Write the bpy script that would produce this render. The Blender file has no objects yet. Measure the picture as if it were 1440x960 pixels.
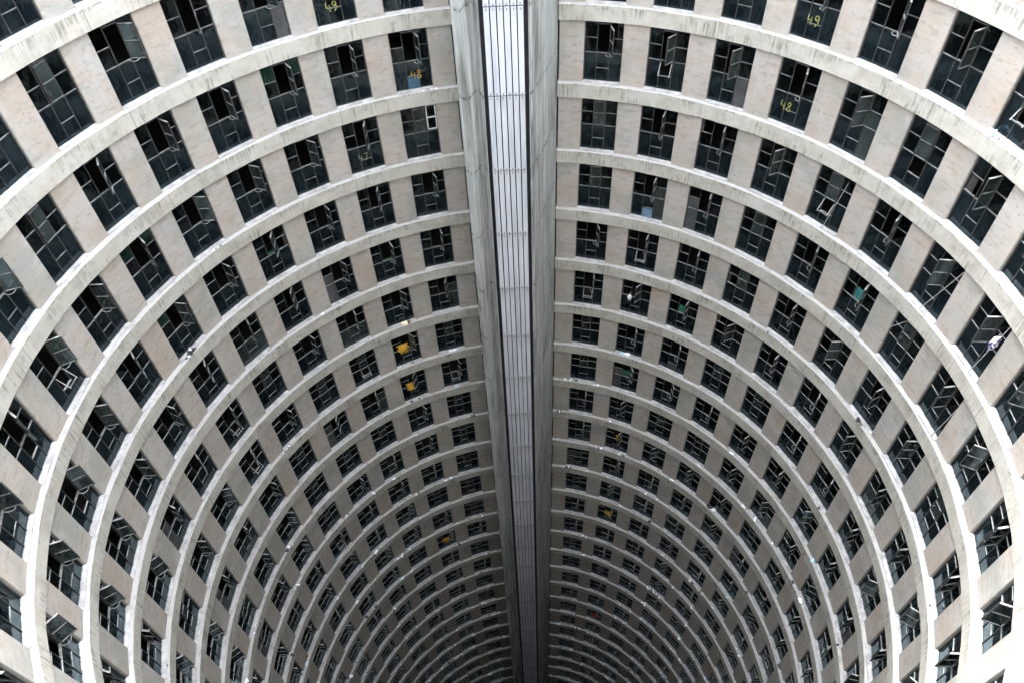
import bpy, math, random
import numpy as np
from mathutils import Matrix, Vector

sc = bpy.context.scene
rnd = random.Random(7)
PI = math.pi

# ------------------------------------------------------------------ camera
CAM = Vector((-0.13324, -11.80383, 9.92595))
FWD = Vector((0.0, 0.673926, -0.738799)).normalized()
UP = Vector((0.048081, 0.737944, 0.673147))
RIGHT = FWD.cross(UP).normalized()
UP = RIGHT.cross(FWD).normalized()
cam_d = bpy.data.cameras.new('camera')
cam = bpy.data.objects.new('camera', cam_d)
sc.collection.objects.link(cam)
m = Matrix((RIGHT, UP, -FWD)).transposed().to_4x4()
m.translation = CAM
cam.matrix_world = m
cam_d.sensor_width = 36.0
cam_d.lens = 1014.75 / 1440 * 36
cam_d.clip_start = 0.05
cam_d.clip_end = 1500
sc.camera = cam

# ------------------------------------------------------------------ light
SUN_EL, SUN_AZ = math.radians(38), math.radians(-12)      # azimuth from +Y towards +X
world = bpy.data.worlds.new('World')
sc.world = world
world.use_nodes = True
wn = world.node_tree
for n_ in list(wn.nodes):
    wn.nodes.remove(n_)
sky = wn.nodes.new('ShaderNodeTexSky')
sky.sky_type = 'NISHITA'
sky.sun_disc = False
sky.sun_elevation = SUN_EL
sky.sun_rotation = SUN_AZ
sky.dust_density = 4.0
sky.air_density = 1.0
hsv = wn.nodes.new('ShaderNodeHueSaturation')             # an overcast, nearly white sky
hsv.inputs['Saturation'].default_value = 0.22
bg = wn.nodes.new('ShaderNodeBackground')
bg.inputs['Strength'].default_value = 0.15
wo = wn.nodes.new('ShaderNodeOutputWorld')
wn.links.new(sky.outputs[0], hsv.inputs['Color'])
wn.links.new(hsv.outputs[0], bg.inputs['Color'])
wn.links.new(bg.outputs[0], wo.inputs['Surface'])
sun_d = bpy.data.lights.new('sun', 'SUN')
sun_d.energy = 1.2
sun_d.angle = math.radians(60)
sun_d.color = (1.0, 0.975, 0.94)
sun = bpy.data.objects.new('sun', sun_d)
sc.collection.objects.link(sun)
sd = Vector((math.sin(SUN_AZ) * math.cos(SUN_EL), math.cos(SUN_AZ) * math.cos(SUN_EL), math.sin(SUN_EL)))
sun.rotation_euler = sd.to_track_quat('Z', 'Y').to_euler()
sun.location = sd * 60
vs = sc.view_settings
vs.view_transform = 'Standard'
vs.look = 'None'
vs.exposure = 5.0
vs.gamma = 1.0
sc.cycles.max_bounces = 10
sc.cycles.diffuse_bounces = 7
sc.cycles.glossy_bounces = 4
sc.cycles.transparent_max_bounces = 12
sc.cycles.use_denoising = True
sc.cycles.sample_clamp_indirect = 6.0

# ------------------------------------------------------------------ layout of the tower
H = 2.73389           # storey height
R_PIER = 12.22        # face of the piers
R_GLASS = 12.31
R_LEDGE = 12.07       # front of the ring ledges
RING_H = 0.54
R_BACK = 16.6
W = 1.31             # window width
DPHI = 0.176638
WPHI = 0.106
PL, PR = 0.20258, 0.22961
N_TOP, N_BOT = -4, 34                                  # storeys (ledge n lies at z = -n*H)
R_TH0, L_TH0 = 0.158, -0.134                           # where the rings meet the service shaft
SLOTS = []                                             # window centre angles
for k in range(16):
    SLOTS.append(PR + k * DPHI + WPHI / 2)
    SLOTS.append(-(PL + k * DPHI + WPHI / 2))
SLOTS.append(PI + 0.0135)
SLOTS_S = sorted(a % (2 * PI) for a in SLOTS)

def cyl(th, r, z):
    return Vector((r * math.sin(th), r * math.cos(th), z))

def slot(side, k):
    return (PR if side > 0 else -PL) + side * (k * DPHI + WPHI / 2)

def project(p):
    d = Vector(p) - CAM
    z = d.dot(FWD)
    if z < 0.2:
        return None
    return 720 + 1014.75 * d.dot(RIGHT) / z, 480 - 1014.75 * d.dot(UP) / z, z

# ------------------------------------------------------------------ materials
def mat(name):
    m_ = bpy.data.materials.new(name)
    m_.use_nodes = True
    nt = m_.node_tree
    b = nt.nodes['Principled BSDF']
    return m_, nt, b

class NT:
    """small wrapper to write node trees shortly"""
    def __init__(s, nt): s.nt = nt
    def n(s, kind, **kw):
        node = s.nt.nodes.new(kind)
        for k_, v in kw.items():
            setattr(node, k_, v)
        return node
    def link(s, a, b): s.nt.links.new(a, b)
    def math(s, op, a, b=None, c=None):
        node = s.n('ShaderNodeMath', operation=op)
        for i, v in enumerate((a, b, c)):
            if v is None: continue
            if hasattr(v, 'is_output'): s.link(v, node.inputs[i])
            else: node.inputs[i].default_value = v
        return node.outputs[0]
    def noise(s, vec, scale, detail=4, rough=0.6, dist=0.0):
        node = s.n('ShaderNodeTexNoise')
        node.inputs['Scale'].default_value = scale
        node.inputs['Detail'].default_value = detail
        node.inputs['Roughness'].default_value = rough
        node.inputs['Distortion'].default_value = dist
        s.link(vec, node.inputs['Vector'])
        return node.outputs['Fac']
    def ramp(s, fac, stops):
        node = s.n('ShaderNodeValToRGB')
        el = node.color_ramp.elements
        while len(el) < len(stops): el.new(0.5)
        for e, (p, c) in zip(el, stops):
            e.position = p
            e.color = (c, c, c, 1) if not isinstance(c, tuple) else (*c, 1)
        s.link(fac, node.inputs[0])
        return node.outputs[0]
    def mix(s, fac, a, b, mode='MIX'):
        node = s.n('ShaderNodeMix', data_type='RGBA', blend_type=mode)
        for i, v in ((0, fac), (6, a), (7, b)):
            if hasattr(v, 'is_output'): s.link(v, node.inputs[i])
            elif i == 0: node.inputs[0].default_value = v
            else: node.inputs[i].default_value = (*v, 1)
        return node.outputs[2]
    def bump(s, h, strength, dist, bsdf):
        node = s.n('ShaderNodeBump')
        node.inputs['Strength'].default_value = strength
        node.inputs['Distance'].default_value = dist
        s.link(h, node.inputs['Height'])
        s.link(node.outputs[0], bsdf.inputs['Normal'])
    def cylvec(s, su=1.0, sr=1.0, sz=1.0):
        """(arc length, radius, height) of the point, each scaled"""
        g = s.n('ShaderNodeNewGeometry')
        x = s.n('ShaderNodeSeparateXYZ')
        s.link(g.outputs['Position'], x.inputs[0])
        th = s.math('ARCTAN2', x.outputs[0], x.outputs[1])
        r = s.math('SQRT', s.math('ADD', s.math('MULTIPLY', x.outputs[0], x.outputs[0]), s.math('MULTIPLY', x.outputs[1], x.outputs[1])))
        c = s.n('ShaderNodeCombineXYZ')
        s.link(s.math('MULTIPLY', th, 12.1 * su), c.inputs[0])
        s.link(s.math('MULTIPLY', r, sr), c.inputs[1])
        s.link(s.math('MULTIPLY', x.outputs[2], sz), c.inputs[2])
        s.zout, s.thout, s.rout = x.outputs[2], th, r
        return c.outputs[0]
    def upness(s):
        g = s.n('ShaderNodeNewGeometry')
        x = s.n('ShaderNodeSeparateXYZ')
        s.link(g.outputs['Normal'], x.inputs[0])
        return x.outputs[2]

def concrete_pier():
    m_, nt, b = mat('pier_concrete')
    q = NT(nt)
    v = q.cylvec()
    v2 = q.cylvec(0.7, 0, 4.5)                      # horizontal board marks
    v3 = q.cylvec(0.131, 0.000, 0.131)
    big = q.noise(v3, 3.4, 4)
    base = q.ramp(big, [(0.36, (0.246, 0.212, 0.180)), (0.45, (0.267, 0.248, 0.232)), (0.52, (0.250, 0.246, 0.233)), (0.60, (0.193, 0.199, 0.183))])
    patch = q.noise(v, 1.1, 5, 0.65)
    base = q.mix(q.ramp(patch, [(0.42, 0.0), (0.68, 0.75)]), base, (0.245, 0.205, 0.172))
    boards = q.noise(v2, 1.6, 6, 0.7, 0.25)
    base = q.mix(q.ramp(boards, [(0.50, 0.0), (0.70, 0.55)]), base, (0.197, 0.189, 0.168))
    pits = q.noise(v, 9.0, 2, 0.5)
    base = q.mix(q.ramp(pits, [(0.655, 0.0), (0.70, 0.8)]), base, (0.164, 0.139, 0.123))
    smudge = q.noise(q.cylvec(0.9, 0, 2.6), 2.6, 5, 0.7, 0.0)
    base = q.mix(q.ramp(smudge, [(0.53, 0.0), (0.64, 0.65)]), base, (0.150, 0.135, 0.115))
    base = q.mix(q.ramp(smudge, [(0.32, 0.35), (0.42, 0.0)]), base, (0.30, 0.295, 0.28))
    vr = q.cylvec(9, 0, 0.5)
    runs = q.noise(vr, 1.0, 4, 0.6)
    base = q.mix(q.ramp(runs, [(0.52, 0.0), (0.7, 0.6)]), base, (0.205, 0.201, 0.176))
    q.link(base, b.inputs['Base Color'])
    b.inputs['Roughness'].default_value = 0.85
    q.bump(q.math('ADD', boards, q.math('MULTIPLY', pits, 0.4)), 0.5, 0.03, b)
    return m_

def concrete_ring():
    m_, nt, b = mat('ring_concrete')
    q = NT(nt)
    v = q.cylvec()
    big = q.noise(q.cylvec(0.3, 0, 0.3), 1.6, 4)
    base = q.ramp(big, [(0.3, (0.307, 0.303, 0.287)), (0.5, (0.283, 0.279, 0.250)), (0.7, (0.324, 0.312, 0.287))])
    soft = q.noise(v, 1.7, 6, 0.7)
    base = q.mix(q.ramp(soft, [(0.45, 0.0), (0.65, 0.7)]), base, (0.20, 0.192, 0.168))
    # run-off streaks: start under the ledge's top edge and fade downwards
    zz = q.math('FRACT', q.math('MULTIPLY', q.math('ADD', q.zout, 100 * H), 1 / H))   # 1 = top of ring, falls downward
    top = q.math('MULTIPLY', q.math('SUBTRACT', zz, 1 - RING_H / H), H / RING_H)       # 0 bottom .. 1 top of the face
    st = q.noise(q.cylvec(13, 0, 0.7), 1.0, 6, 0.75)
    zone = q.noise(q.cylvec(0.8, 0, 1.3), 1.0, 5, 0.7)
    th = q.math('SUBTRACT', st, q.math('MULTIPLY', top, -0.05))
    stm = q.math('MULTIPLY', q.ramp(th, [(0.50, 0.0), (0.60, 1.0)]), q.ramp(zone, [(0.47, 0.05), (0.60, 1.0)]))
    base = q.mix(q.math('MULTIPLY', stm, 0.8), base, (0.082, 0.082, 0.066))
    st2 = q.noise(q.cylvec(4.5, 0, 0.3), 1.0, 3, 0.6)
    base = q.mix(q.ramp(st2, [(0.5, 0.0), (0.8, 0.5)]), base, (0.279, 0.246, 0.197))
    # casting joints over some of the piers
    jf = q.math('FRACT', q.math('ADD', q.math('MULTIPLY', q.thout, 1 / (3 * DPHI)), 0.41))
    jl = q.math('LESS_THAN', q.math('ABSOLUTE', q.math('SUBTRACT', jf, 0.5)), 0.0022)
    base = q.mix(q.math('MULTIPLY', jl, 0.6), base, (0.066, 0.066, 0.057))
    chip = q.noise(q.cylvec(1, 1, 1), 5.0, 3, 0.6)
    edge = q.ramp(top, [(0.84, 0.0), (0.93, 1.0)])
    base = q.mix(q.math('MULTIPLY', edge, q.ramp(chip, [(0.56, 0.0), (0.62, 0.8)])), base, (0.098, 0.094, 0.082))
    # flat top: paler, washed clean, with grime spots
    up = q.math('GREATER_THAN', q.upness(), 0.5)
    dirt = q.noise(v, 2.6, 6, 0.75)
    topc = q.mix(q.ramp(dirt, [(0.5, 0.0), (0.78, 0.75)]), (0.340, 0.335, 0.328), (0.123, 0.115, 0.107))
    base = q.mix(up, base, topc)
    q.link(base, b.inputs['Base Color'])
    b.inputs['Roughness'].default_value = 0.8
    q.bump(q.math('ADD', soft, q.math('MULTIPLY', q.noise(v, 14, 3), 0.5)), 0.45, 0.03, b)
    return m_

def concrete_shaft():
    m_, nt, b = mat('shaft_concrete')
    q = NT(nt)
    g = q.n('ShaderNodeNewGeometry')
    mp = q.n('ShaderNodeMapping')
    mp.inputs['Scale'].default_value = (10, 10, 0.16)
    q.link(g.outputs['Position'], mp.inputs[0])
    st = q.noise(mp.outputs[0], 1.0, 5, 0.65)
    mp2 = q.n('ShaderNodeMapping')
    mp2.inputs['Scale'].default_value = (1.2, 1.2, 0.22)
    q.link(g.outputs['Position'], mp2.inputs[0])
    bl = q.noise(mp2.outputs[0], 1.3, 5, 0.7, 0.6)
    base = q.ramp(bl, [(0.32, (0.082, 0.090, 0.082)), (0.44, (0.238, 0.254, 0.246)), (0.56, (0.320, 0.336, 0.336)), (0.8, (0.369, 0.369, 0.365))])
    base = q.mix(q.ramp(st, [(0.38, 0.75), (0.50, 0.0)]), base, (0.156, 0.168, 0.160))
    base = q.mix(q.ramp(st, [(0.55, 0.0), (0.68, 0.75)]), base, (0.385, 0.394, 0.394))
    x = q.n('ShaderNodeSeparateXYZ')
    q.link(g.outputs['Position'], x.inputs[0])
    wob = q.noise(g.outputs['Position'], 3.0, 3)
    zz = q.math('FRACT', q.math('MULTIPLY', q.math('ADD', q.math('ADD', x.outputs[2], 100 * H - 1.25), q.math('MULTIPLY', wob, 0.16)), 1 / H))
    line = q.ramp(zz, [(0.0, 1.0), (0.016, 1.0), (0.035, 0.0), (0.97, 0.0)])
    spots = q.ramp(q.noise(g.outputs['Position'], 7.0, 2), [(0.45, 0.0), (0.56, 0.9)])
    base = q.mix(q.math('MULTIPLY', line, spots), base, (0.049, 0.053, 0.049))
    q.link(base, b.inputs['Base Color'])
    b.inputs['Roughness'].default_value = 0.85
    q.bump(q.math('ADD', st, q.math('MULTIPLY', line, -0.6)), 0.6, 0.05, b)
    return m_

def cladding():
    m_, nt, b = mat('cladding_paint')
    q = NT(nt)
    g = q.n('ShaderNodeNewGeometry')
    mp = q.n('ShaderNodeMapping')
    mp.inputs['Scale'].default_value = (2.5, 2.5, 0.18)
    q.link(g.outputs['Position'], mp.inputs[0])
    a = q.noise(mp.outputs[0], 1.5, 5, 0.65)
    oi = q.n('ShaderNodeObjectInfo')
    base = q.ramp(a, [(0.3, (0.213, 0.238, 0.262)), (0.5, (0.320, 0.336, 0.369)), (0.7, (0.385, 0.398, 0.426))])
    base = q.mix(q.math('MULTIPLY', oi.outputs['Random'], 0.22), base, (0.312, 0.353, 0.410))
    x = q.n('ShaderNodeSeparateXYZ')
    q.link(g.outputs['Position'], x.inputs[0])
    zz = q.math('FRACT', q.math('MULTIPLY', q.math('ADD', x.outputs[2], 100 * H - 1.25), 1 / H))
    run = q.math('MULTIPLY', q.ramp(zz, [(0.72, 0.0), (1.0, 0.8)]), q.ramp(a, [(0.45, 0.1), (0.6, 1.0)]))
    base = q.mix(run, base, (0.197, 0.213, 0.213))
    q.link(base, b.inputs['Base Color'])
    b.inputs['Roughness'].default_value = 0.55
    return m_

def plain(name, col, rough=0.7, metal=0.0, var=0.25, scale=6.0):
    m_, nt, b = mat(name)
    q = NT(nt)
    g = q.n('ShaderNodeNewGeometry')
    a = q.noise(g.outputs['Position'], scale, 4, 0.6)
    dark = tuple(c * (1 - var) for c in col)
    lite = tuple(min(1, c * (1 + var * 0.6)) for c in col)
    q.link(q.ramp(a, [(0.35, dark), (0.65, lite)]), b.inputs['Base Color'])
    b.inputs['Roughness'].default_value = rough
    b.inputs['Metallic'].default_value = metal
    return m_

def glass(name, dust_col, dust, tint):
    """old dirty window glass: partly clear, partly a film of dust, with a clear reflection"""
    m_ = bpy.data.materials.new(name)
    m_.use_nodes = True
    nt = m_.node_tree
    q = NT(nt)
    for n_ in list(nt.nodes): nt.nodes.remove(n_)
    out = q.n('ShaderNodeOutputMaterial')
    tr = q.n('ShaderNodeBsdfTransparent'); tr.inputs[0].default_value = (*tint, 1)
    df = q.n('ShaderNodeBsdfDiffuse')
    v = q.cylvec(1, 1, 0.6)
    a = q.noise(v, 1.6, 5, 0.65)
    q.link(q.ramp(a, [(0.3, tuple(c * 0.55 for c in dust_col)), (0.7, tuple(c * 1.35 for c in dust_col))]), df.inputs[0])
    m1 = q.n('ShaderNodeMixShader')
    q.link(q.ramp(q.noise(v, 0.9, 4), [(0.3, dust * 0.7), (0.7, min(1, dust * 1.2))]), m1.inputs[0])
    q.link(tr.outputs[0], m1.inputs[1]); q.link(df.outputs[0], m1.inputs[2])
    gl = q.n('ShaderNodeBsdfGlossy'); gl.inputs['Roughness'].default_value = 0.05
    bp = q.n('ShaderNodeBump'); bp.inputs['Strength'].default_value = 0.25; bp.inputs['Distance'].default_value = 0.02
    q.link(q.noise(v, 3.0, 2), bp.inputs['Height']); q.link(bp.outputs[0], gl.inputs['Normal'])
    gl.inputs['Color'].default_value = (0.72, 0.90, 1.0, 1)
    fr = q.n('ShaderNodeFresnel'); fr.inputs['IOR'].default_value = 1.5
    m2 = q.n('ShaderNodeMixShader')
    q.link(fr.outputs[0], m2.inputs[0]); q.link(m1.outputs[0], m2.inputs[1]); q.link(gl.outputs[0], m2.inputs[2])
    q.link(m2.outputs[0], out.inputs['Surface'])
    return m_

M_PIER = concrete_pier()
M_RING = concrete_ring()
M_SHAFT = concrete_shaft()
M_CLAD = cladding()
def frame_steel():
    """dark steel sections whose upper edges are coloured pale to stand for sky light"""
    m_, nt, b = mat('window_steel')
    q = NT(nt)
    g = q.n('ShaderNodeNewGeometry')
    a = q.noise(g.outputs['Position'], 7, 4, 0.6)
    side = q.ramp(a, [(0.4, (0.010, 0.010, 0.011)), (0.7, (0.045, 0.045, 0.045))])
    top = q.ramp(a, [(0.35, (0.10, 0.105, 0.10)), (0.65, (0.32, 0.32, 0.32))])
    q.link(q.mix(q.math('GREATER_THAN', q.upness(), 0.5), side, top), b.inputs['Base Color'])  # light from above put into the colour: pale tops, darkened sides
    b.inputs['Roughness'].default_value = 0.6
    return m_
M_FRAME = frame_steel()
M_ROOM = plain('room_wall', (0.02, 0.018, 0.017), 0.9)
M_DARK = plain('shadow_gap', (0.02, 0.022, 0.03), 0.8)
M_GL_LO = glass('lower_glass', (0.007, 0.012, 0.015), 0.55, (0.32, 0.36, 0.37))
M_GL_UP = glass('upper_glass', (0.004, 0.005, 0.005), 0.30, (0.35, 0.38, 0.38))
M_GL_CS = glass('casement_glass', (0.06, 0.075, 0.072), 0.32, (0.55, 0.62, 0.60))
M_BOLT = plain('bolt_steel', (0.10, 0.11, 0.12), 0.6, 0.3)
M_YEL = plain('number_paint', (0.16, 0.165, 0.05), 0.6, 0, 0.85, 22)
M_ORG = plain('orange_number_paint', (0.24, 0.16, 0.04), 0.6, 0, 0.85, 22)

# ------------------------------------------------------------------ mesh helpers
class MB:
    def __init__(s):
        s.v, s.f, s.mi = [], [], []
    def quad(s, a, b, c, d, mi=0):
        n = len(s.v)
        s.v += [tuple(a), tuple(b), tuple(c), tuple(d)]
        s.f.append((n, n + 1, n + 2, n + 3)); s.mi.append(mi)
    def box(s, x0, x1, y0, y1, z0, z1, mi=0):
        s.hexa([(x0, y0, z0), (x1, y0, z0), (x1, y1, z0), (x0, y1, z0), (x0, y0, z1), (x1, y0, z1), (x1, y1, z1), (x0, y1, z1)], mi)
    def hexa(s, p, mi=0):
        n = len(s.v)
        s.v += [tuple(q) for q in p]
        for f in ((0, 3, 2, 1), (4, 5, 6, 7), (0, 1, 5, 4), (1, 2, 6, 5), (2, 3, 7, 6), (3, 0, 4, 7)):
            s.f.append(tuple(n + i for i in f)); s.mi.append(mi)
    def bar(s, a, b, w, h=None, mi=0, up=(0, 0, 1)):
        a, b = Vector(a), Vector(b)
        h = h or w
        d = (b - a).normalized()
        u = Vector(up)
        if abs(d.dot(u)) > 0.95: u = Vector((0, 1, 0))
        x = d.cross(u).normalized(); y = x.cross(d).normalized()
        x, y = x * w / 2, y * h / 2
        s.hexa([a - x - y, a + x - y, b + x - y, b - x - y, a - x + y, a + x + y, b + x + y, b - x + y], mi)
    def tube(s, pts, r, seg=6, mi=0):
        pts = [Vector(p) for p in pts]
        n0 = len(s.v)
        for i, p in enumerate(pts):
            d = (pts[min(i + 1, len(pts) - 1)] - pts[max(i - 1, 0)]).normalized()
            u = Vector((0, 0, 1)) if abs(d.z) < 0.9 else Vector((1, 0, 0))
            x = d.cross(u).normalized(); y = x.cross(d)
            for j in range(seg):
                a = 2 * PI * j / seg
                s.v.append(tuple(p + (x * math.cos(a) + y * math.sin(a)) * r))
        for i in range(len(pts) - 1):
            for j in range(seg):
                a = n0 + i * seg + j; b = n0 + i * seg + (j + 1) % seg
                s.f.append((a, b, b + seg, a + seg)); s.mi.append(mi)
        for e, o in ((0, 1), (len(pts) - 1, -1)):
            ids = [n0 + e * seg + j for j in range(seg)]
            s.f.append(tuple(ids[::-1] if o > 0 else ids)); s.mi.append(mi)
    def blob(s, c, rx, ry, rz, seed=0, rough=0.3, seg=9, rings=6, mi=0, flat=True):
        r_ = random.Random(seed)
        n0 = len(s.v)
        c = Vector(c)
        ph = [r_.uniform(0, 6.28) for _ in range(6)]
        for i in range(rings + 1):
            t = PI * i / rings
            for j in range(seg):
                a = 2 * PI * j / seg
                k_ = 1 + rough * (0.5 * math.sin(3 * a + ph[0] + 2 * t) + 0.4 * math.sin(5 * a + ph[1] - 3 * t) + r_.uniform(-.6, .6))
                if i in (0, rings): k_ = 1
                s.v.append((c.x + rx * k_ * math.sin(t) * math.cos(a), c.y + ry * k_ * math.sin(t) * math.sin(a), c.z + rz * (k_ if i not in (0, rings) else 1) * math.cos(t)))
        for i in range(rings):
            for j in range(seg):
                a = n0 + i * seg + j; b = n0 + i * seg + (j + 1) % seg
                s.f.append((a, a + seg, b + seg, b)); s.mi.append(mi)
    def arrays(s):
        return np.array(s.v, dtype=np.float64), s.f, s.mi
    def mesh(s, name, mats, smooth=False):
        me = bpy.data.meshes.new(name)
        me.from_pydata([tuple(p) for p in s.v], [], s.f)
        for m_ in mats: me.materials.append(m_)
        if len(mats) > 1: me.polygons.foreach_set('material_index', s.mi)
        if smooth: me.polygons.foreach_set('use_smooth', [True] * len(s.f))
        me.update()
        return me
    def build(s, name, mats, parent=None, smooth=False):
        if not isinstance(mats, (list, tuple)): mats = [mats]
        o = bpy.data.objects.new(name, s.mesh(name, mats, smooth))
        sc.collection.objects.link(o)
        if parent: o.parent = parent
        return o

def tag(o, label=None, cat=None, group=None, kind=None):
    if label: o['label'] = label
    if cat: o['category'] = cat
    if group: o['group'] = group
    if kind: o['kind'] = kind
    return o

def empty(name, loc, rz=0.0):
    o = bpy.data.objects.new(name, None)
    o.empty_display_size = 0.3
    sc.collection.objects.link(o)
    o.location = loc
    o.rotation_euler = (0, 0, rz)
    return o

def arc(mb, t0, t1, r0, r1, z0, z1, step=0.03, mi=0, ends=True):
    n = max(1, int(math.ceil((t1 - t0) / step)))
    ths = [t0 + (t1 - t0) * i / n for i in range(n + 1)]
    b = len(mb.v)
    for t in ths:
        mb.v += [tuple(cyl(t, r0, z0)), tuple(cyl(t, r1, z0)), tuple(cyl(t, r1, z1)), tuple(cyl(t, r0, z1))]
    for i in range(n):
        for j in range(4):
            a = b + i * 4 + j; c = b + i * 4 + (j + 1) % 4
            mb.f.append((a, c, c + 4, a + 4)); mb.mi.append(mi)
    if ends:
        mb.f.append((b, b + 3, b + 2, b + 1)); mb.mi.append(mi)
        e = b + n * 4
        mb.f.append((e, e + 1, e + 2, e + 3)); mb.mi.append(mi)

# ------------------------------------------------------------------ ground at the foot of the core
gm = MB()
G = 34
for i in range(G):
    for j in range(G):
        gm.quad(*[(x, y, 0) for x, y in ((i, j), (i + 1, j), (i + 1, j + 1), (i, j + 1))])
Zg = -N_BOT * H - 0.4
gr = random.Random(3)
hgt = [[gr.uniform(0, 1) ** 2 * 1.6 for _ in range(G + 1)] for _ in range(G + 1)]
gm.v = [((x / G - .5) * 70, (y / G - .5) * 70, Zg + hgt[int(x)][int(y)]) for x, y, _ in gm.v]
ground = gm.build('ground', plain('rubble_ground', (0.16, 0.14, 0.12), 0.95, 0, 0.5, 1.5))
tag(ground, kind='structure')

# ------------------------------------------------------------------ tower
tower = empty('apartment_tower', (0, 0, 0))
tag(tower, 'round concrete apartment tower seen from inside its hollow core, ring ledges on every storey', 'building')

LT = 2 * PI + L_TH0
for n in range(N_TOP, N_BOT + 1):
    z = -n * H
    mb = MB()
    step = 0.045
    cnt = int((LT - R_TH0) / step)
    # profile with a small chamfer on the front top edge; the face wavers by a few millimetres
    jr = random.Random(n * 31)
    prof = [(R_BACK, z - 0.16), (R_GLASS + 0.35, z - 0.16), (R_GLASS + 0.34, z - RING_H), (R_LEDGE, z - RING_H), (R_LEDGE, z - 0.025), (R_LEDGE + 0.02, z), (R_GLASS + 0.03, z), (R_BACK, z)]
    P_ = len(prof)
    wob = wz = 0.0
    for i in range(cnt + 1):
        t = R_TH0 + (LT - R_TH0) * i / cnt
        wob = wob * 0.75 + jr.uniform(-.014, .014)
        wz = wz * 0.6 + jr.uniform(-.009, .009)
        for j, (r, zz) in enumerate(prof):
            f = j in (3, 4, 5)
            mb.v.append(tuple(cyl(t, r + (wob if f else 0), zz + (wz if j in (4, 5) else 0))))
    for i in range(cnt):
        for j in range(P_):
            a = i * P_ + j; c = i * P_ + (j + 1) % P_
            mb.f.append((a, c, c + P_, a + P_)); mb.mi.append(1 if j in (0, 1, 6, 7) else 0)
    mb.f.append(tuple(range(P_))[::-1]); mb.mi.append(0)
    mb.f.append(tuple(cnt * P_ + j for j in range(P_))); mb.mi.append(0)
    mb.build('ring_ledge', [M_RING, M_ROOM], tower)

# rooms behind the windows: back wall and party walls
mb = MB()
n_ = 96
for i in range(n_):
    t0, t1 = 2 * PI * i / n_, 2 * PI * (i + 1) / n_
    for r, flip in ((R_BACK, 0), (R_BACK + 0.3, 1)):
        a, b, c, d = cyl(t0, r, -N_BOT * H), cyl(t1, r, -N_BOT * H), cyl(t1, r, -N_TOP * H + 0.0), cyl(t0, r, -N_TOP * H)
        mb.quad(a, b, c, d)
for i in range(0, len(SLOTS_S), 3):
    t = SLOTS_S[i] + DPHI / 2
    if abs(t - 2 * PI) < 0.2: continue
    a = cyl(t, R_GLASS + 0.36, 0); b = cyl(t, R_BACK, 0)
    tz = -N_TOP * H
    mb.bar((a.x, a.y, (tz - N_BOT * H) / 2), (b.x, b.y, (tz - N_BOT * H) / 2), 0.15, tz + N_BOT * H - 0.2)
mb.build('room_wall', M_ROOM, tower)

# --- piers between the windows
PIERS = []                                # (theta0, theta1)
s_ = SLOTS_S
PIERS.append((R_TH0 + 0.002, s_[0] - WPHI / 2))
for i in range(len(s_) - 1):
    PIERS.append((s_[i] + WPHI / 2, s_[i + 1] - WPHI / 2))
PIERS.append((s_[-1] + WPHI / 2, LT - 0.002))

def pier_mesh(mb, t0, t1, n, mi=0):
    z0, z1 = -n * H, -n * H + H - RING_H
    # chamfered vertical arrises on the front face
    a = cyl(t0, R_PIER, 0); b = cyl(t1, R_PIER, 0)
    d = (b - a).normalized(); out = Vector((d.y, -d.x, 0))
    mid = (a + b) / 2
    if out.dot(mid) < 0: out = -out
    ch = 0.015
    dep = 0.52
    pl = [a + out * ch, a + d * ch, b - d * ch, b + out * ch, b + out * dep, a + out * dep]
    k0 = len(mb.v)
    for z in (z0, z1):
        for p in pl: mb.v.append((p.x, p.y, z))
    for j in range(6):
        c = (j + 1) % 6
        mb.f.append((k0 + j, k0 + c, k0 + 6 + c, k0 + 6 + j)); mb.mi.append(mi)

# --- windows. local frame: x along the wall (left to right seen from the core), y = out of the core, z up
HW = H - RING_H
Z_TR, Z_LOW, Z_UP, Z_ST = 1.03, 0.49, 1.54, 2.02
X1, X2 = W / 3 - 0.0, 2 * W / 3
def frame_mb(casement=True, low_open=False, var=0):
    mb = MB()
    t = 0.020; dp = 0.05
    def vb(x, z0, z1): mb.box(x - t / 2, x + t / 2, -dp / 2, dp / 2, z0, z1)
    def hb(z, x0, x1, hh=t, dd=dp): mb.box(x0, x1, -dd / 2, dd / 2, z - hh / 2, z + hh / 2)
    mb.box(0, 0.03, -.035, .035, 0, HW); mb.box(W - 0.03, W, -.035, .035, 0, HW)
    mb.box(0.03, W - .03, -.035, .035, 0.0, 0.035); mb.box(.03, W - .03, -.035, .035, HW - .035, HW)
    hb(Z_TR, 0.03, W - 0.03, 0.030, 0.058)
    vb(X1, 0.035, Z_TR - .018); vb(X2, .035, Z_TR - .018)
    vb(X1, Z_TR + .018, HW - .035); vb(X2, Z_TR + .018, HW - .035)
    hb(Z_LOW, X1 + t / 2, X2 - t / 2, 0.024, 0.045)
    hb(Z_UP, 0.03, X1 - t / 2, 0.024, 0.045); hb(Z_UP, X2 + t / 2, W - 0.03, 0.024, 0.045)
    hb(Z_ST, X1 + t / 2, X2 - t / 2, 0.024, 0.045)
    return mb
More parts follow.
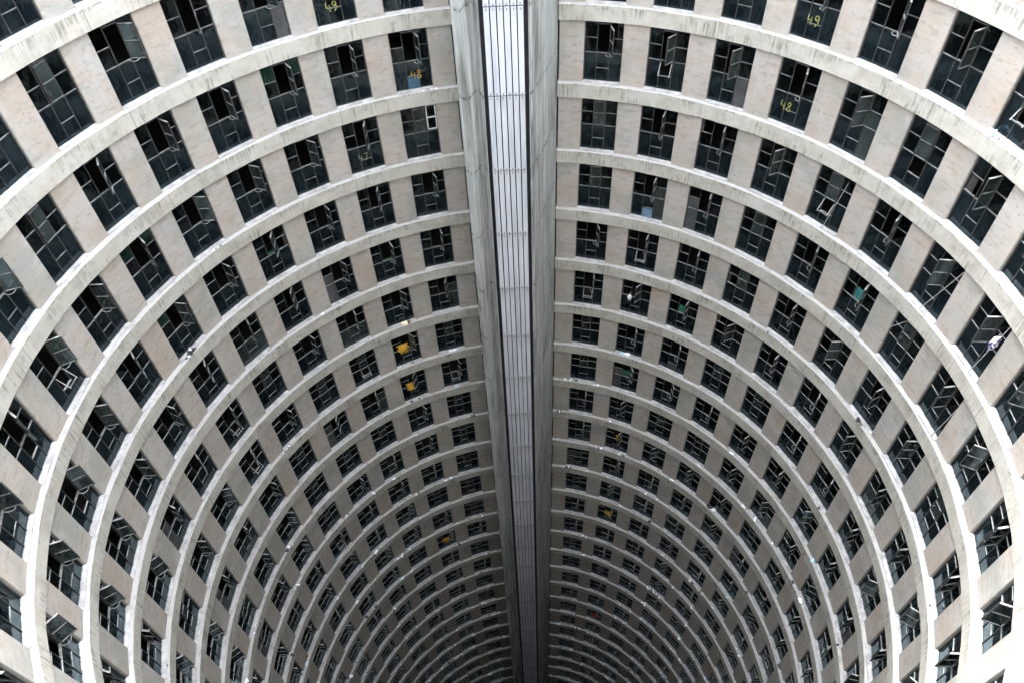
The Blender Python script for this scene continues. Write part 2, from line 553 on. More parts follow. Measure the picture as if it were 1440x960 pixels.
def panes_mb(missing=(), fill={}):
    mb = MB()
    y = 0.004
    t = 0.014
    cells = [(.03, X1 - t, .035, Z_TR - .018, 0), (X1 + t, X2 - t, .035, Z_LOW - .015, 0), (X1 + t, X2 - t, Z_LOW + .015, Z_TR - .018, 0), (X2 + t, W - .03, .035, Z_TR - .018, 0),
             (.03, X1 - t, Z_TR + .018, Z_UP - .015, 1), (.03, X1 - t, Z_UP + .015, HW - .035, 1),
             (X2 + t, W - .03, Z_TR + .018, Z_UP - .015, 1), (X2 + t, W - .03, Z_UP + .015, HW - .035, 1), (X1 + t, X2 - t, Z_ST + .015, HW - .035, 1)]
    mb.box(.03, W - .03, -.003, .003, Z_TR - .0179, Z_TR + .0179)
    for xx in (X1, X2):
        mb.box(xx - t + .0001, xx + t - .0001, -.0035, .0035, .036, HW - .036)
    for i, (a, b, c, d, mi) in enumerate(cells):
        if i in missing: continue
        mb.box(a, b, -y, y, c, d, fill.get(i, mi))
    return mb
def casement_mb(ang, handle=True):
    """sash hinged at X2, swung outwards (towards -y) by ang degrees"""
    mb = MB()
    w = X2 - X1 - 0.03; z0, z1 = Z_TR + 0.03, Z_ST - 0.02
    t = 0.024
    mb.box(-t, 0, -.017, .017, z0, z1); mb.box(-w, -w + t, -.017, .017, z0, z1)
    mb.box(-w + t, -t, -.024, .024, z0, z0 + t); mb.box(-w + t, -t, -.024, .024, z1 - t, z1)
    mb.box(-w + t, -t, -.022, .022, Z_UP - .012, Z_UP + .013)
    mb.box(-w + t, -t, -.003, .003, z0 + t, Z_UP - .012, 1); mb.box(-w + t, -t, -.003, .003, Z_UP + .013, z1 - t, 1)
    a = math.radians(ang)
    V = []
    sag = {80: .035, 102: -.02, 48: .05, 126: .03}.get(ang, 0)
    for x, y, z in mb.v:
        z += x * sag
        V.append((x * math.cos(a) - y * math.sin(a) + X2 - 0.016, x * math.sin(a) + y * math.cos(a) - 0.045, z))
    mb.v = V
    if handle and ang > 20:                         # curved stay bar from the transom to the sash
        ca, sa = math.cos(a), math.sin(a)
        p0 = (X2 - 0.10, -0.03, Z_TR + 0.03)
        p3 = (X2 - 0.016 - ca * w * 0.62, -0.045 - sa * w * 0.62, z0 + 0.0)
        p1 = (X2 - 0.12, -0.16, Z_TR + 0.01); p2 = ((p1[0] + p3[0]) / 2 - .03, (p1[1] + p3[1]) / 2 - .03, Z_TR + 0.005)
        mb.tube([p0, p1, p2, p3], 0.010, 5)
    elif ang <= 20:
        mb.box(X1 + .08, X1 + .10, -.10, -.05, Z_TR + .2, Z_TR + .32)
    return mb

ANGLES = [4, 48, 66, 80, 92, 102, 114, 126]
CAS = [casement_mb(a) for a in ANGLES]
FR = [frame_mb()]
# a hopper left hanging below the transom in some windows
hop = frame_mb()
hop.bar((X1 + .03, -.05, Z_LOW + .02), (X2 - .03, -.05, Z_LOW + .02), .03)
hop.bar((X1 + .03, -.24, Z_LOW + .12), (X2 - .03, -.24, Z_LOW + .12), .028)
hop.bar((X1 + .03, -.03, Z_TR - .06), (X1 + .03, -.26, Z_LOW + .10), .025)
hop.bar((X2 - .03, -.03, Z_TR - .06), (X2 - .03, -.26, Z_LOW + .10), .025)
FR.append(hop)
PN = [panes_mb(), panes_mb((6,)), panes_mb((5,)), panes_mb((4, 8)), panes_mb((2,)),
      panes_mb((), {1: 2}), panes_mb((), {0: 2, 4: 2}), panes_mb((7,), {2: 3}), panes_mb((), {3: 3, 6: 3}), panes_mb((), {0: 3, 1: 3, 2: 3, 3: 3}), panes_mb((), {5: 4, 7: 4}), panes_mb((), {3: 2})]

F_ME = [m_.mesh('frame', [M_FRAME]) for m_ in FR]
M_PAPER = plain('pane_board', (0.03, 0.033, 0.035), 0.8, 0, 0.5, 2)
M_BLIND = glass('curtained_glass', (0.03, 0.038, 0.037), 0.75, (0.35, 0.4, 0.4))
M_OLD = glass('green_glass', (0.01, 0.026, 0.018), 0.55, (0.25, 0.4, 0.34))
P_ME = [m_.mesh('window', [M_GL_LO, M_GL_UP, M_PAPER, M_BLIND, M_OLD]) for m_ in PN]
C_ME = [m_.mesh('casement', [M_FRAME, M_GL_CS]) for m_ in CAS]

def win_matrix(th, n):
    """origin at the left lower corner of the window as seen from the core"""
    c = cyl(th, R_GLASS, -n * H + 0.012)
    ex = Vector((math.cos(th), -math.sin(th), 0))      # to the right when looking outwards
    ey = Vector((math.sin(th), math.cos(th), 0))
    o = c - ex * W / 2
    M = Matrix((ex, ey, Vector((0, 0, 1)))).transposed().to_4x4()
    M.translation = o
    return M

def visible(th, n):
    p = project(cyl(th, R_PIER, -n * H + 1.1))
    if p is None or not (-60 < p[0] < 1500 and -70 < p[1] < 1030): return 0.0
    facing = (CAM - cyl(th, R_PIER, -n * H + 1.1)).normalized().dot(-Vector((math.sin(th), math.cos(th), 0)))
    return max(0.02, facing) / p[2] ** 2

def pick_variant(th, n):
    r = random.Random(int(th * 1000) * 97 + n * 13)
    near_shaft = th % (2 * PI) < 0.36 or th % (2 * PI) > 2 * PI - 0.34
    x = r.random()
    if near_shaft and n > 5: a = 0 if x < 0.72 else r.choice([4, 5])
    elif x < 0.11: a = 0
    elif x < 0.2: a = 1
    elif x < 0.34: a = 2
    else: a = r.choice([3, 4, 4, 5, 5, 6, 6, 7])
    f = 1 if r.random() < 0.03 else 0
    p = r.randrange(1, 12) if r.random() < 0.42 else 0
    if f == 1: p = 4
    return f, p, a

FORCED = {}   # (slot index in SLOTS, n) -> (frame, panes, casement)
def sidx(side, k): return 2 * k + (0 if side > 0 else 1)
FORCED[(sidx(-1, 0), 2)] = (0, 0, 0)
FORCED[(sidx(-1, 0), 1)] = (0, 2, 5)
FORCED[(sidx(1, 3), 1)] = (0, 0, 6)
FORCED[(sidx(1, 0), 3)] = (0, 0, 0)
FORCED[(sidx(1, 3), 0)] = (0, 0, 5)
FORCED[(sidx(1, 0), 5)] = (1, 4, 5)
FORCED[(sidx(1, 1), 4)] = (1, 4, 4)
FORCED[(len(SLOTS) - 1, -3)] = (0, 0, 0)

wins = []
for i, th in enumerate(SLOTS):
    for n in range(N_TOP + 1, N_BOT):
        wins.append((visible(th, n), i, n, th))
wins.sort(key=lambda w_: -w_[0])
NUMBERS = {(sidx(-1, 0), 1): ('48', 0.58, 0.60, 'o'), (sidx(1, 3), 1): ('48', 0.36, 0.62, 'y'), (sidx(-1, 1), 0): ('49', 0.42, 0.55, 'y'),
           (sidx(1, 3), 0): ('49', 0.45, 0.60, 'y'), (sidx(-1, 1), 2): ('47', 0.42, 0.60, 'g')}
STROKES = {'4': [[(0.05, 1), (0.0, .45), (.5, .42)], [(.42, .75), (.40, 0)]],
           '8': [[(.25, .52), (.05, .75), (.15, .97), (.35, .98), (.45, .78), (.25, .52), (.02, .25), (.12, .02), (.38, 0), (.5, .22), (.25, .52)]],
           '9': [[(.45, .7), (.25, .5), (.05, .68), (.12, .95), (.38, .98), (.47, .75), (.44, .3), (.2, 0)]],
           '7': [[(.0, .95), (.5, 1), (.35, .5), (.2, 0)]]}
def number_mb(txt, hgt):
    mb = MB()
    for ci, ch in enumerate(txt):
        for st in STROKES[ch]:
            pts = [(ci * hgt * 0.68 + x * hgt * .9, -0.012 - ci * .001, z * hgt) for x, z in st]
            for a, b in zip(pts, pts[1:]):
                mb.bar(a, b, 0.032, 0.005, up=(0, 1, 0))
    return mb
M_GRN = plain('faded_number_paint', (0.11, 0.12, 0.08), 0.6)

rest = {'v': [], 'f': [], 'mi': [], 'n': 0}
def add_rest(mb, M, remap):
    v, f, mi = mb.arrays()
    R3 = np.array([[M[r][c] for c in range(3)] for r in range(3)]); T = np.array(M.translation)
    w_ = v @ R3.T + T
    rest['v'].append(w_)
    b = rest['n']
    rest['f'] += [tuple(b + x for x in q) for q in f]
    rest['mi'] += [remap[x] for x in mi]
    rest['n'] += len(v)

first_ids = set(id_ for id_ in range(100))
kept = 0
for rank, (vis, i, n, th) in enumerate(wins):
    fv, pv, cv = FORCED.get((i, n)) or pick_variant(th, n)
    M = win_matrix(th, n)
    if kept < 100 and vis > 0 or (i, n) in NUMBERS:
        kept += 1 if (i, n) not in NUMBERS else 0
        if kept > 95: kept = 100 if kept != 100 else 100
        wo_ = bpy.data.objects.new('window', P_ME[pv]); sc.collection.objects.link(wo_)
        wo_.parent = tower; wo_.matrix_local = M
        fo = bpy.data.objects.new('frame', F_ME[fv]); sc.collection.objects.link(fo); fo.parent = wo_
        co = bpy.data.objects.new('casement', C_ME[cv]); sc.collection.objects.link(co); co.parent = wo_
        if (i, n) in NUMBERS:
            txt, px, pz, c_ = NUMBERS[(i, n)]
            no = number_mb(txt, 0.30).build('painted_number', {'o': M_ORG, 'y': M_YEL, 'g': M_GRN}[c_], wo_)
            no.location = (px * W - 0.16, -0.014, pz - 0.15 - (0.06 if c_ == 'o' else 0))
            no['label'] = 'hand-painted number %s on the glass' % txt
            wo_['label'] = 'window with the number %s painted on its lower glass' % txt
    else:
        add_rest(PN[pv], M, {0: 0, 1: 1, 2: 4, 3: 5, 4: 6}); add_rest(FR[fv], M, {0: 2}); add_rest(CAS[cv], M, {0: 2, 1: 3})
me = bpy.data.meshes.new('window_far')
me.from_pydata(np.concatenate(rest['v']).tolist(), [], rest['f'])
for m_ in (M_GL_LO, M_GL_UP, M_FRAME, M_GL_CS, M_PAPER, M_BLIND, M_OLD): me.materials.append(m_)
me.polygons.foreach_set('material_index', rest['mi'])
me.update()
o = bpy.data.objects.new('far_windows', me); sc.collection.objects.link(o); o.parent = tower
tag(o, kind='stuff')

# piers, the hundred that show largest as parts
pl_ = []
for i, (t0, t1) in enumerate(PIERS):
    for n in range(N_TOP + 1, N_BOT):
        pl_.append((visible((t0 + t1) / 2, n), t0, t1, n))
pl_.sort(key=lambda q: -q[0])
rb = MB()
for rank, (vis, t0, t1, n) in enumerate(pl_):
    if rank < 99:
        mb = MB(); pier_mesh(mb, t0, t1, n); mb.build('wall_pier', M_PIER, tower)
    else:
        pier_mesh(rb, t0, t1, n)
tag(rb.build('far_piers', M_PIER, tower), kind='stuff')

# raised sills under the glass, one strip for each window of a storey
sills = []
for n in range(N_TOP + 1, N_BOT):
    for i, th in enumerate(SLOTS):
        sills.append((visible(th, n), th, n))
sills.sort(key=lambda q: -q[0])
M_SILL = plain('sill_concrete', (0.35, 0.345, 0.343), 0.75, 0, 0.35, 3)
rb = MB()
def sill(mb, th, n):
    M = win_matrix(th, n)
    jr = random.Random(int(th * 999) + n)
    e0, e1 = jr.uniform(-.01, .03), jr.uniform(-.01, .03)
    y0 = -(R_GLASS - R_PIER) - 0.055 + jr.uniform(-.03, .02)
    pts = []
    for (x, y, z) in [(-e0, y0, -.01), (W + e1, y0, -.01), (W + e1, -.0, -.01), (-e0, 0, -.01), (-e0, y0, .026), (W + e1, y0, .026), (W + e1, 0, .04), (-e0, 0, .04)]:
        if y == 0 or abs(y) < 1e-9:
            x = min(max(x, .004), W - .004); y = -.036
        pts.append(M @ Vector((x, y, z)))
    # behind the pier face the sill is as wide as the opening, in front of it a little wider
    mb.hexa(pts)
for rank, (vis, th, n) in enumerate(sills):
    if rank < 99:
        mb = MB(); sill(mb, th, n); mb.build('window_sill', M_SILL, tower)
    else:
        sill(rb, th, n)
tag(rb.build('far_sills', M_SILL, tower), kind='stuff')

# ------------------------------------------------------------------ service shaft
ZT, ZB = -N_TOP * H + 2.0, -N_BOT * H - 1.0
shaft = empty('service_shaft', (0.12, 10.5, ZB))
tag(shaft, 'tall grey concrete service shaft with a white boarded strip, mid wall', 'shaft')
def to_local(mb, o):
    L = o.location
    mb.v = [(x - L.x, y - L.y, z - L.z) for x, y, z in mb.v]
    return mb
def extrude(mb, poly, z0, z1):
    b = len(mb.v); k = len(poly)
    for z in (z0, z1):
        for p in poly: mb.v.append((p[0], p[1], z))
    for j in range(k):
        c = (j + 1) % k
        mb.f.append((b + j, b + c, b + k + c, b + k + j)); mb.mi.append(0)
    mb.f.append(tuple(range(b, b + k))[::-1]); mb.f.append(tuple(range(b + k, b + 2 * k))); mb.mi += [0, 0]
def ribbed(pts, seed, amp=0.02, step=0.09):
    """adds shallow board steps along a plan polyline"""
    r_ = random.Random(seed); out = []
    for a, b in zip(pts, pts[1:]):
        a, b = Vector(a), Vector(b)
        L = (b - a).length; k = max(1, int(L / step))
        nrm = Vector((-(b - a).y, (b - a).x)).normalized()
        for i in range(k):
            off = r_.uniform(-amp, amp)
            p = a + (b - a) * (i / k); q_ = a + (b - a) * ((i + .98) / k)
            if i == 0: out.append(tuple(p)); out.append(tuple(p + (b - a) * (.02 / k) + nrm * off))
            else: out.append(tuple(p + nrm * off))
            out.append(tuple(q_ + nrm * off))
    out.append(tuple(pts[-1]))
    return out
XA, XB = -0.52, 0.655            # boarded strip
YF = 8.90
left_face = ribbed([(-1.62, 14.6), (-1.58, 12.2), (-1.42, 9.1), (-1.17, 8.78), (-0.86, 9.45), (-0.64, 8.94)], 1)
mb = MB(); extrude(mb, left_face + [(-0.64, 9.6), (-0.64, 14.6)], ZB, ZT)
to_local(mb, shaft).build('side_wall', M_SHAFT, shaft)
right_face = ribbed([(0.79, 8.94), (1.04, 9.55), (1.36, 10.40), (1.64, 11.30), (1.875, 12.02), (1.90, 12.5), (2.05, 14.6)], 2)
mb = MB(); extrude(mb, [(0.79, 14.6), (0.79, 9.6)] + right_face, ZB, ZT)
to_local(mb, shaft).build('side_wall', M_SHAFT, shaft)
mb = MB(); mb.box(-0.638, 0.788, 9.3, 9.6, ZB, ZT)
to_local(mb, shaft).build('core_wall', M_DARK, shaft)
nb = 6
pw = (XB - XA) / nb
jn = [1.25 - n * H for n in range(N_TOP - 1, N_BOT)]
for i in range(nb):
    mb = MB()
    x0, x1 = XA + i * pw + 0.017, XA + (i + 1) * pw - 0.017
    for a, b in zip(jn, jn[1:]):
        r_ = random.Random(i * 77 + int(a * 10))
        dy = r_.uniform(-.006, .006); dx = r_.uniform(-.003, .003)
        mb.box(x0 + dx, x1 + dx, YF + dy, YF + 0.05 + dy, b + 0.022, a - 0.022)
    to_local(mb, shaft).build('cladding_board', M_CLAD, shaft)
mb = MB()
for zj in jn[1:-1]:
    for i in range(nb):
        xc = XA + (i + .5) * pw
        mb.box(xc - .014, xc + .014, YF - .018, YF + .001 - .008, zj + .04, zj + .10)
        mb.box(xc - .014, xc + .014, YF - .018, YF + .001 - .008, zj - .11, zj - .05)
    mb.box(XA, XB, YF + .056, YF + .09, zj - .03, zj + .03)
tag(to_local(mb, shaft).build('fixing_bolts', M_BOLT, shaft), kind='stuff')
# rails on which the boards are fixed
mb = MB()
for x in (XA + .05, XB - .05, (XA + XB) / 2):
    mb.box(x - .02, x + .02, YF + .0561 + .04, 9.3, ZB, ZT)
to_local(mb, shaft).build('fixing_rail', M_DARK, shaft)

# ------------------------------------------------------------------ things in the windows and on the ledges
def ledge_pt(th, n, r=12.14, dz=0.0): return cyl(th, r, -n * H + dz)
def cloth_matrix(side, k, n):
    return win_matrix(slot(side, k), n)
def curtain(side, k, n, x0, x1, z0, z1, mt, label, name='curtain', cat='curtain', depth=0.10, bulge=0.0, seed=0, group=None):
    r_ = random.Random(seed + n * 7)
    mb = MB(); nx, nz = 14, 8
    ph = r_.uniform(0, 6)
    M = win_matrix(slot(side, k), n)
    P3 = []
    for j in range(nz + 1):
        row = []
        sh0 = (x1 - x0) * (0.16 * math.sin(j * 1.3 + ph) + 0.10 * (1 - j / nz)) if bulge else 0
        sh1 = (x1 - x0) * (0.14 * math.sin(j * 1.7 + ph * 2) - 0.20 * (1 - j / nz) ** 2) if bulge else 0
        for i in range(nx + 1):
            u, v = i / nx, j / nz
            y = depth + 0.022 * math.sin(u * 26 + ph) * (1.1 - 0.5 * v) - bulge * math.sin(PI * u) * math.sin(PI * v)
            row.append((x0 + max(0, sh0) + (x1 - x0 - max(0, sh0) + min(0, sh1)) * u + 0.01 * math.sin(v * 6 + i), y, z0 + (z1 - z0) * v + (0.015 * math.sin(u * 17 + ph) if j == 0 else 0)))
        P3.append(row)
    base = len(mb.v)
    for s_ in (0, 1):
        for row in P3:
            for p in row: mb.v.append((p[0], p[1] + s_ * 0.008, p[2]))
    cnt_ = (nx + 1) * (nz + 1)
    for j in range(nz):
        for i in range(nx):
            a = j * (nx + 1) + i
            mb.f.append((a, a + 1, a + nx + 2, a + nx + 1)); mb.mi.append(0)
            mb.f.append((cnt_ + a, cnt_ + a + nx + 1, cnt_ + a + nx + 2, cnt_ + a + 1)); mb.mi.append(0)
    o = mb.build(name, mt, None, True)
    o.matrix_world = M
    return tag(o, label, cat, group)
C_YEL = plain('yellow_cloth', (0.36, 0.21, 0.012), 0.8)
C_GRN = plain('green_cloth', (0.015, 0.13, 0.07), 0.8, 0, 0.5)
C_TEAL = plain('teal_cloth', (0.02, 0.11, 0.11), 0.8, 0, 0.4)
C_DGRN = plain('dark_green_cloth', (0.012, 0.07, 0.035), 0.8, 0, 0.5)
C_WHT = plain('white_cloth', (0.55, 0.58, 0.60), 0.8)
C_RED = plain('red_cloth', (0.5, 0.03, 0.03), 0.8)
C_BLU = plain('blue_board', (0.02, 0.06, 0.10), 0.6, 0, 0.3)
C_LBL = plain('pale_blue_board', (0.08, 0.14, 0.20), 0.6, 0, 0.3)
curtain(-1, 1, 6, X1 - .22, X2 - .08, .78, 1.38, C_YEL, 'yellow curtain billowing out of an open window left of the shaft, upper of two', depth=-.02, bulge=0.16, seed=1)
curtain(-1, 1, 7, X1 - .18, X2 - .05, .70, 1.28, C_YEL, 'yellow curtain billowing out of an open window left of the shaft, lower of two', depth=-.02, bulge=0.18, seed=2)
curtain(1, 1, 9, X1 + .1, X2 + .1, .75, 1.35, C_YEL, 'dull yellow curtain in the second window right of the shaft', depth=.03, bulge=0.1, seed=3)
curtain(-1, 1, 13, X1 - .1, X2 + .1, .7, 1.25, C_YEL, 'small ochre curtain in a dark lower window left of the shaft', depth=-.02, bulge=0.1, seed=4)
curtain(1, 1, 12, X1 + .0, X2 + .1, .7, 1.3, C_YEL, 'ochre curtain in a dark lower window right of the shaft, below the dull yellow one', depth=-.02, bulge=0.08, seed=5)
curtain(1, 3, 2, X1 + .03, X2 + .12, .50, 1.35, C_GRN, 'green cloth hanging inside the open window below the yellow number 48', depth=.04, bulge=.02, seed=6)
curtain(-1, 3, 3, X1 - .12, X2 + .06, .45, 1.15, C_DGRN, 'dark green curtain behind the lower glass of a window left of the shaft', depth=.05, seed=7)
curtain(-1, 1, 4, X1 - .05, X2 + .02, .5, 1.1, C_DGRN, 'dark green curtain in the second window left of the shaft', depth=.05, seed=8)
curtain(1, 2, 5, X1 + .0, X2 + .12, .55, 1.45, C_GRN, 'green curtain pulled to one side in the third window right of the shaft', depth=.05, seed=9)
curtain(1, 5, 3, X1 - .1, X2 + .12, .45, 1.5, C_TEAL, 'teal curtain filling the middle of an open window on the right', depth=.05, seed=10)
curtain(1, 1, 7, X1 - .0, X2 + .14, .5, 1.45, C_DGRN, 'dark green curtain in the second window right of the shaft', depth=.05, seed=11)
curtain(1, 1, 18, X1 - .0, X2 + .1, .6, 1.2, C_RED, 'small red cloth in a very dark low window right of the shaft', 'cloth', 'cloth', depth=-.03, bulge=.08, seed=12)
curtain(-1, 5, 3, .04, X1 + .05, 1.1, 2.0, C_WHT, 'pale cloth hanging inside the dark opening above the dark debris heap', 'cloth', 'cloth', depth=.25, bulge=.05, seed=13)

def panel(side, k, n, x0, x1, z0, z1, mt, label):
    mb = MB(); mb.box(x0, x1, -.022, -.009, z0, z1)
    mb.box(x0 - .012, x0, -.028, -.008, z0, z1); mb.box(x1, x1 + .012, -.028, -.008, z0, z1)
    o = mb.build('window_board', mt); o.matrix_world = win_matrix(slot(side, k), n)
    return tag(o, label, 'board')
panel(-1, 0, 1, X1 + .03, X2 - .03, .05, .46, C_BLU, 'blue board blocking the low middle pane under the orange number 48')
panel(1, 1, 3, X1 + .03, X2 - .03, .05, .44, C_LBL, 'pale blue board in the low middle pane of a window right of the shaft')

# closed white inner casement frame of the grey window next to the shaft
mb = MB()
for a, b in (((X2 + .06, Z_TR + .1), (X2 + .06, HW - .12)), ((W - .05, Z_TR + .1), (W - .05, HW - .12))):
    mb.box(a[0] - .018, a[0] + .018, -.075, -.045, a[1], b[1])
for z in (Z_TR + .1, Z_UP + .06, HW - .12):
    mb.box(X2 + .06 + .018, W - .068, -.075, -.045, z - .018, z + .018)
M_WPAINT = plain('white_paint', (0.42, 0.43, 0.43), 0.5)
o = mb.build('white_casement', M_WPAINT); o.matrix_world = win_matrix(slot(-1, 0), 2)
tag(o, 'small white painted casement frame leaning in the closed grey window beside the shaft', 'frame')

# white ball-shaped bag hanging at a window
wb = MB(); wb.blob((0, 0, -.17), .10, .09, .17, 3, .12, 12, 9); wb.bar((0, 0, -.01), (0, .10, .06), .012)
o = wb.build('hanging_bag', plain('white_plastic', (0.6, 0.61, 0.64), 0.4, 0, .1), None, True)
o.matrix_world = win_matrix(slot(1, 1), 5) @ Matrix.Translation((.40, -.12, 1.22))
tag(o, 'white bag hanging like a bulb in front of a window right of the shaft', 'bag')

# poles leaning out of windows
def pole(a, b, r, label, mt):
    base = Vector(b)
    mb = MB(); A = Vector(a)
    mb.tube([A - base, (A - base) * .5 + Vector((0, 0, -.02)), Vector((0, 0, 0))], r, 7)
    o = mb.build('pole', mt); o.location = base
    return tag(o, label, 'pole', 'poles leaning out of the windows')
M_POLE = plain('pole_metal', (0.26, 0.26, 0.26), 0.45, 0.2)
pole(cyl(1.3957, 12.22, -2 * H + 1.98), cyl(1.345, 12.12, -2 * H + .03), .013, 'thin pale pole leaning across a window up the wall from the teal curtain', M_POLE)
pole(cyl(1.325, 12.32, -3 * H + 2.0), cyl(1.295, 12.10, -3 * H + 1.4), .012, 'short pale rod poking out from the left edge of a window on the right', M_POLE)
pole(cyl(1.5640, 12.24, -2 * H + 2.0), cyl(1.548, 12.12, -2 * H + .03), .014, 'thin pale pole at the far right with a purple and white cloth hung on it', M_POLE)
pole(cyl(1.5757, 12.24, -3 * H + 1.85), cyl(1.563, 12.12, -3 * H + .03), .013, 'thin pale pole in the window right below the purple cloth', M_POLE)
pole(cyl(-.195, 12.21, -7 * H + 1.80), cyl(-.135, 11.75, -7 * H + 1.15), .012, 'short pale rod sticking out of the pier just left of the shaft', M_POLE)
pole(cyl(1.02, 12.33, -2 * H + 1.95), cyl(1.00, 12.12, -2 * H + .03), .011, 'thin rod standing in a window right of the green cloth below the 48', M_POLE)
# stained purple/white cloth
m_, nt, b_ = mat('patterned_cloth')
q = NT(nt); g_ = q.n('ShaderNodeNewGeometry')
nn = q.noise(g_.outputs['Position'], 9.0, 2, .5, 1.0)
q.link(q.ramp(nn, [(0.46, (0.05, 0.03, 0.12)), (0.5, (0.75, 0.72, 0.85))]), b_.inputs['Base Color'])
cm = MB(); cm.blob((0, 0, -.17), .12, .07, .24, 5, .35, 11, 8)
o = cm.build('hanging_cloth', m_, None, True)
o.location = cyl(1.5626, 12.12, -2 * H + 1.58)
tag(o, 'purple and white patterned cloth hung on a pole at the far right', 'cloth')

# ledge things
M_BAGB = plain('blue_plastic', (0.42, 0.62, 0.75), 0.35, 0, .4, 12)
M_BLK = plain('black_plastic', (0.025, 0.025, 0.03), 0.5, 0, .4, 12)
M_WPL = plain('white_plastic_litter', (0.85, 0.87, 0.90), 0.4, 0, .2, 12)
M_CARD = plain('cardboard', (0.45, 0.33, 0.20), 0.8, 0, .3)
def heap(name, th, n, parts, label, cat, r=12.14, smooth=False, group=None):
    """parts: (dx, dy, rx, ry, rz, material index)"""
    mb = MB(); mats = []
    for i, (dx, dy, rx, ry, rz, mt) in enumerate(parts):
        if mt not in mats: mats.append(mt)
        mb.blob((dx, dy, rz * .8), rx, ry, rz, i + n * 3 + int(abs(th) * 50), .38, 8, 5, mats.index(mt))
    o = mb.build(name, mats, None, smooth)
    o.location = ledge_pt(th, n, r, .0); o.rotation_euler = (0, 0, -th)
    return tag(o, label, cat, group)
heap('plastic_bag', 1.3038, 0, [(0, 0, .15, .10, .09, M_BAGB), (.12, .02, .10, .07, .06, M_BAGB), (-.12, 0, .09, .07, .05, M_WPL)], 'crumpled pale blue plastic bag on the uppermost right ledge', 'bag', 12.12)
heap('debris_heap', -1.1579, 3, [(0, 0, .13, .08, .10, M_BLK), (.16, .03, .09, .07, .07, M_BLK), (-.12, -.02, .06, .05, .05, M_WPL), (.05, .0, .05, .05, .16, M_WPL), (.26, .02, .05, .04, .03, M_BLK), (-.22, .02, .05, .05, .03, M_BLK)], 'dark debris heap with twigs on a ledge at the left', 'debris', 12.11)
heap('debris_heap', 1.3467, 4, [(0, 0, .10, .07, .08, M_BLK), (.14, .0, .09, .05, .04, plain('moss', (.10, .11, .07), .9)), (-.05, .0, .04, .04, .1, M_BLK)], 'small black bundle at the front of a ledge on the right', 'debris', 12.09)
heap('litter_bundle', 0.9450, 9, [(0, 0, .16, .12, .16, M_BLK), (.26, .04, .16, .10, .08, M_WPL), (.10, .02, .10, .08, .05, M_WPL)], 'black bundle beside a bright white bag on a middle ledge right of the shaft', 'litter', 12.2)
# carton with a brown side
mb = MB(); mb.hexa([(-.16, -.07, 0), (.13, -.09, 0), (.15, .07, 0), (-.14, .08, 0), (-.15, -.06, .11), (.13, -.08, .13), (.14, .06, .12), (-.14, .07, .11)])
mb.hexa([(.15, -.10, 0), (.24, -.09, 0), (.23, .02, 0), (.15, .05, 0), (.20, -.12, .15), (.28, -.10, .16), (.26, .0, .14), (.19, .03, .15)], 1)
o = mb.build('carton', [plain('cream_card', (.78, .68, .52), .7, 0, .2), plain('brown_card', (.16, .07, .05), .7)])
o.location = ledge_pt(-.4223, 5, 12.16, .0); o.rotation_euler = (0, 0, .43)
tag(o, 'cream carton with a dark flap on the ledge above the yellow curtains', 'carton')
heap('plastic_bag', 1.8838, 4, [(0, 0, .07, .05, .04, M_WPL), (.09, .0, .04, .03, .03, M_BLK)], 'small grey scrap on the wide bright ledge near the lower right corner', 'litter', 12.14)
heap('plastic_bag', -.4200, 6, [(0, 0, .05, .05, .05, M_BLK)], 'small black scrap on the ledge between the two yellow curtains', 'litter', 12.2)
heap('plastic_bag', -.2461, 6, [(0, 0, .15, .06, .04, M_WPL), (.2, .02, .10, .05, .04, M_BAGB), (-.2, .0, .12, .06, .05, M_WPL)], 'row of white and blue scraps on the ledge next to the shaft on its left', 'litter', 12.17)
heap('plastic_bag', .4359, 6, [(0, 0, .14, .07, .06, M_BAGB), (.25, .03, .15, .08, .06, M_WPL)], 'pale blue bag and white paper on a ledge right of the shaft', 'litter', 12.2)
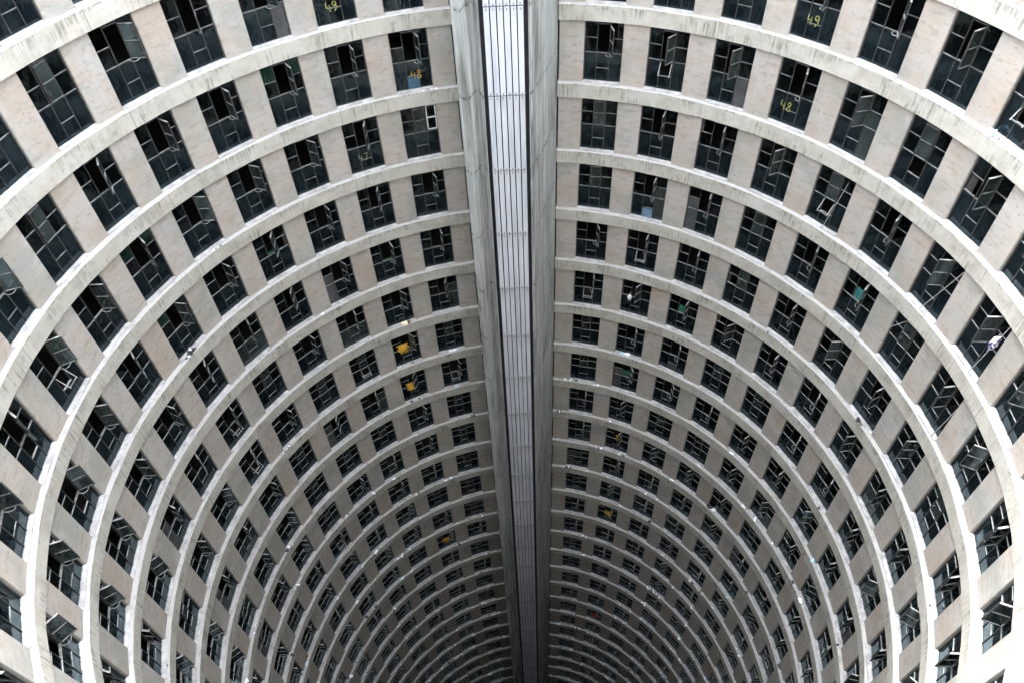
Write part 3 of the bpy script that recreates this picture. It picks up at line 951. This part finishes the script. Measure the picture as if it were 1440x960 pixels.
heap('plastic_bag', -1.1965, 8, [(0, 0, .12, .07, .05, M_BLK), (.15, .02, .09, .06, .05, M_WPL)], 'dark and white rags lying on a middle ledge at the left', 'litter', 12.15)
heap('plastic_bag', 1.09, 8, [(0, 0, .12, .07, .05, M_WPL), (.2, .0, .08, .05, .05, M_CARD)], 'white scrap and brown card on a middle ledge at the right', 'litter', 12.12)
heap('plastic_bag', 0.95, 4, [(0, 0, .05, .04, .03, M_BLK)], 'tiny black scrap on a ledge at the right below the teal curtain', 'litter', 12.09)

# fine litter that nobody could count: on every ledge, thicker on the lower ones
lm = MB()
lr = random.Random(11)
for n in range(1, 30):
    dens = 3 + 9 * max(0, n - 5)
    dens = min(dens, 260)
    c_ = 0
    while c_ < dens:
        th = lr.uniform(-2.2, 2.2)
        if -0.15 < th < 0.18: continue
        # clusters
        for _ in range(lr.choice([1, 1, 2, 4, 7])):
            c_ += 1
            t2 = th + lr.gauss(0, 0.012); r = lr.uniform(12.09, 12.2)
            if -0.15 < t2 < 0.18: continue
            p = cyl(t2, r, -n * H)
            s = lr.uniform(.015, .055) * (1 if n < 7 else 1.6)
            mi = lr.choices([0, 1, 2, 3, 4], [7, 2, 3, 2, 3])[0]
            a = lr.uniform(0, PI); ca, sa = math.cos(a), math.sin(a)
            hx, hy, hz = s * lr.uniform(.6, 1.8), s * lr.uniform(.4, 1), s * lr.uniform(.25, .9)
            pts = []
            for (x, y, z) in [(-1, -1, 0), (1, -1, 0), (1, 1, 0), (-1, 1, 0), (-1, -1, 1), (1, -1, 1), (1, 1, 1), (-1, 1, 1)]:
                j_ = lr.uniform(.5, 1.15) if z else 1
                x, y = x * hx * j_, y * hy * j_
                pts.append((p.x + x * ca - y * sa, p.y + x * sa + y * ca, p.z + .002 + z * hz * lr.uniform(.5, 1.3)))
            lm.hexa(pts, mi)
lo = lm.build('ledge_litter', [M_WPL, M_BAGB, M_BLK, M_CARD, plain('grey_scraps', (.45, .45, .46), .7, 0, .4)])
tag(lo, 'scattered paper, glass and plastic scraps along the ledges', 'litter', kind='stuff')
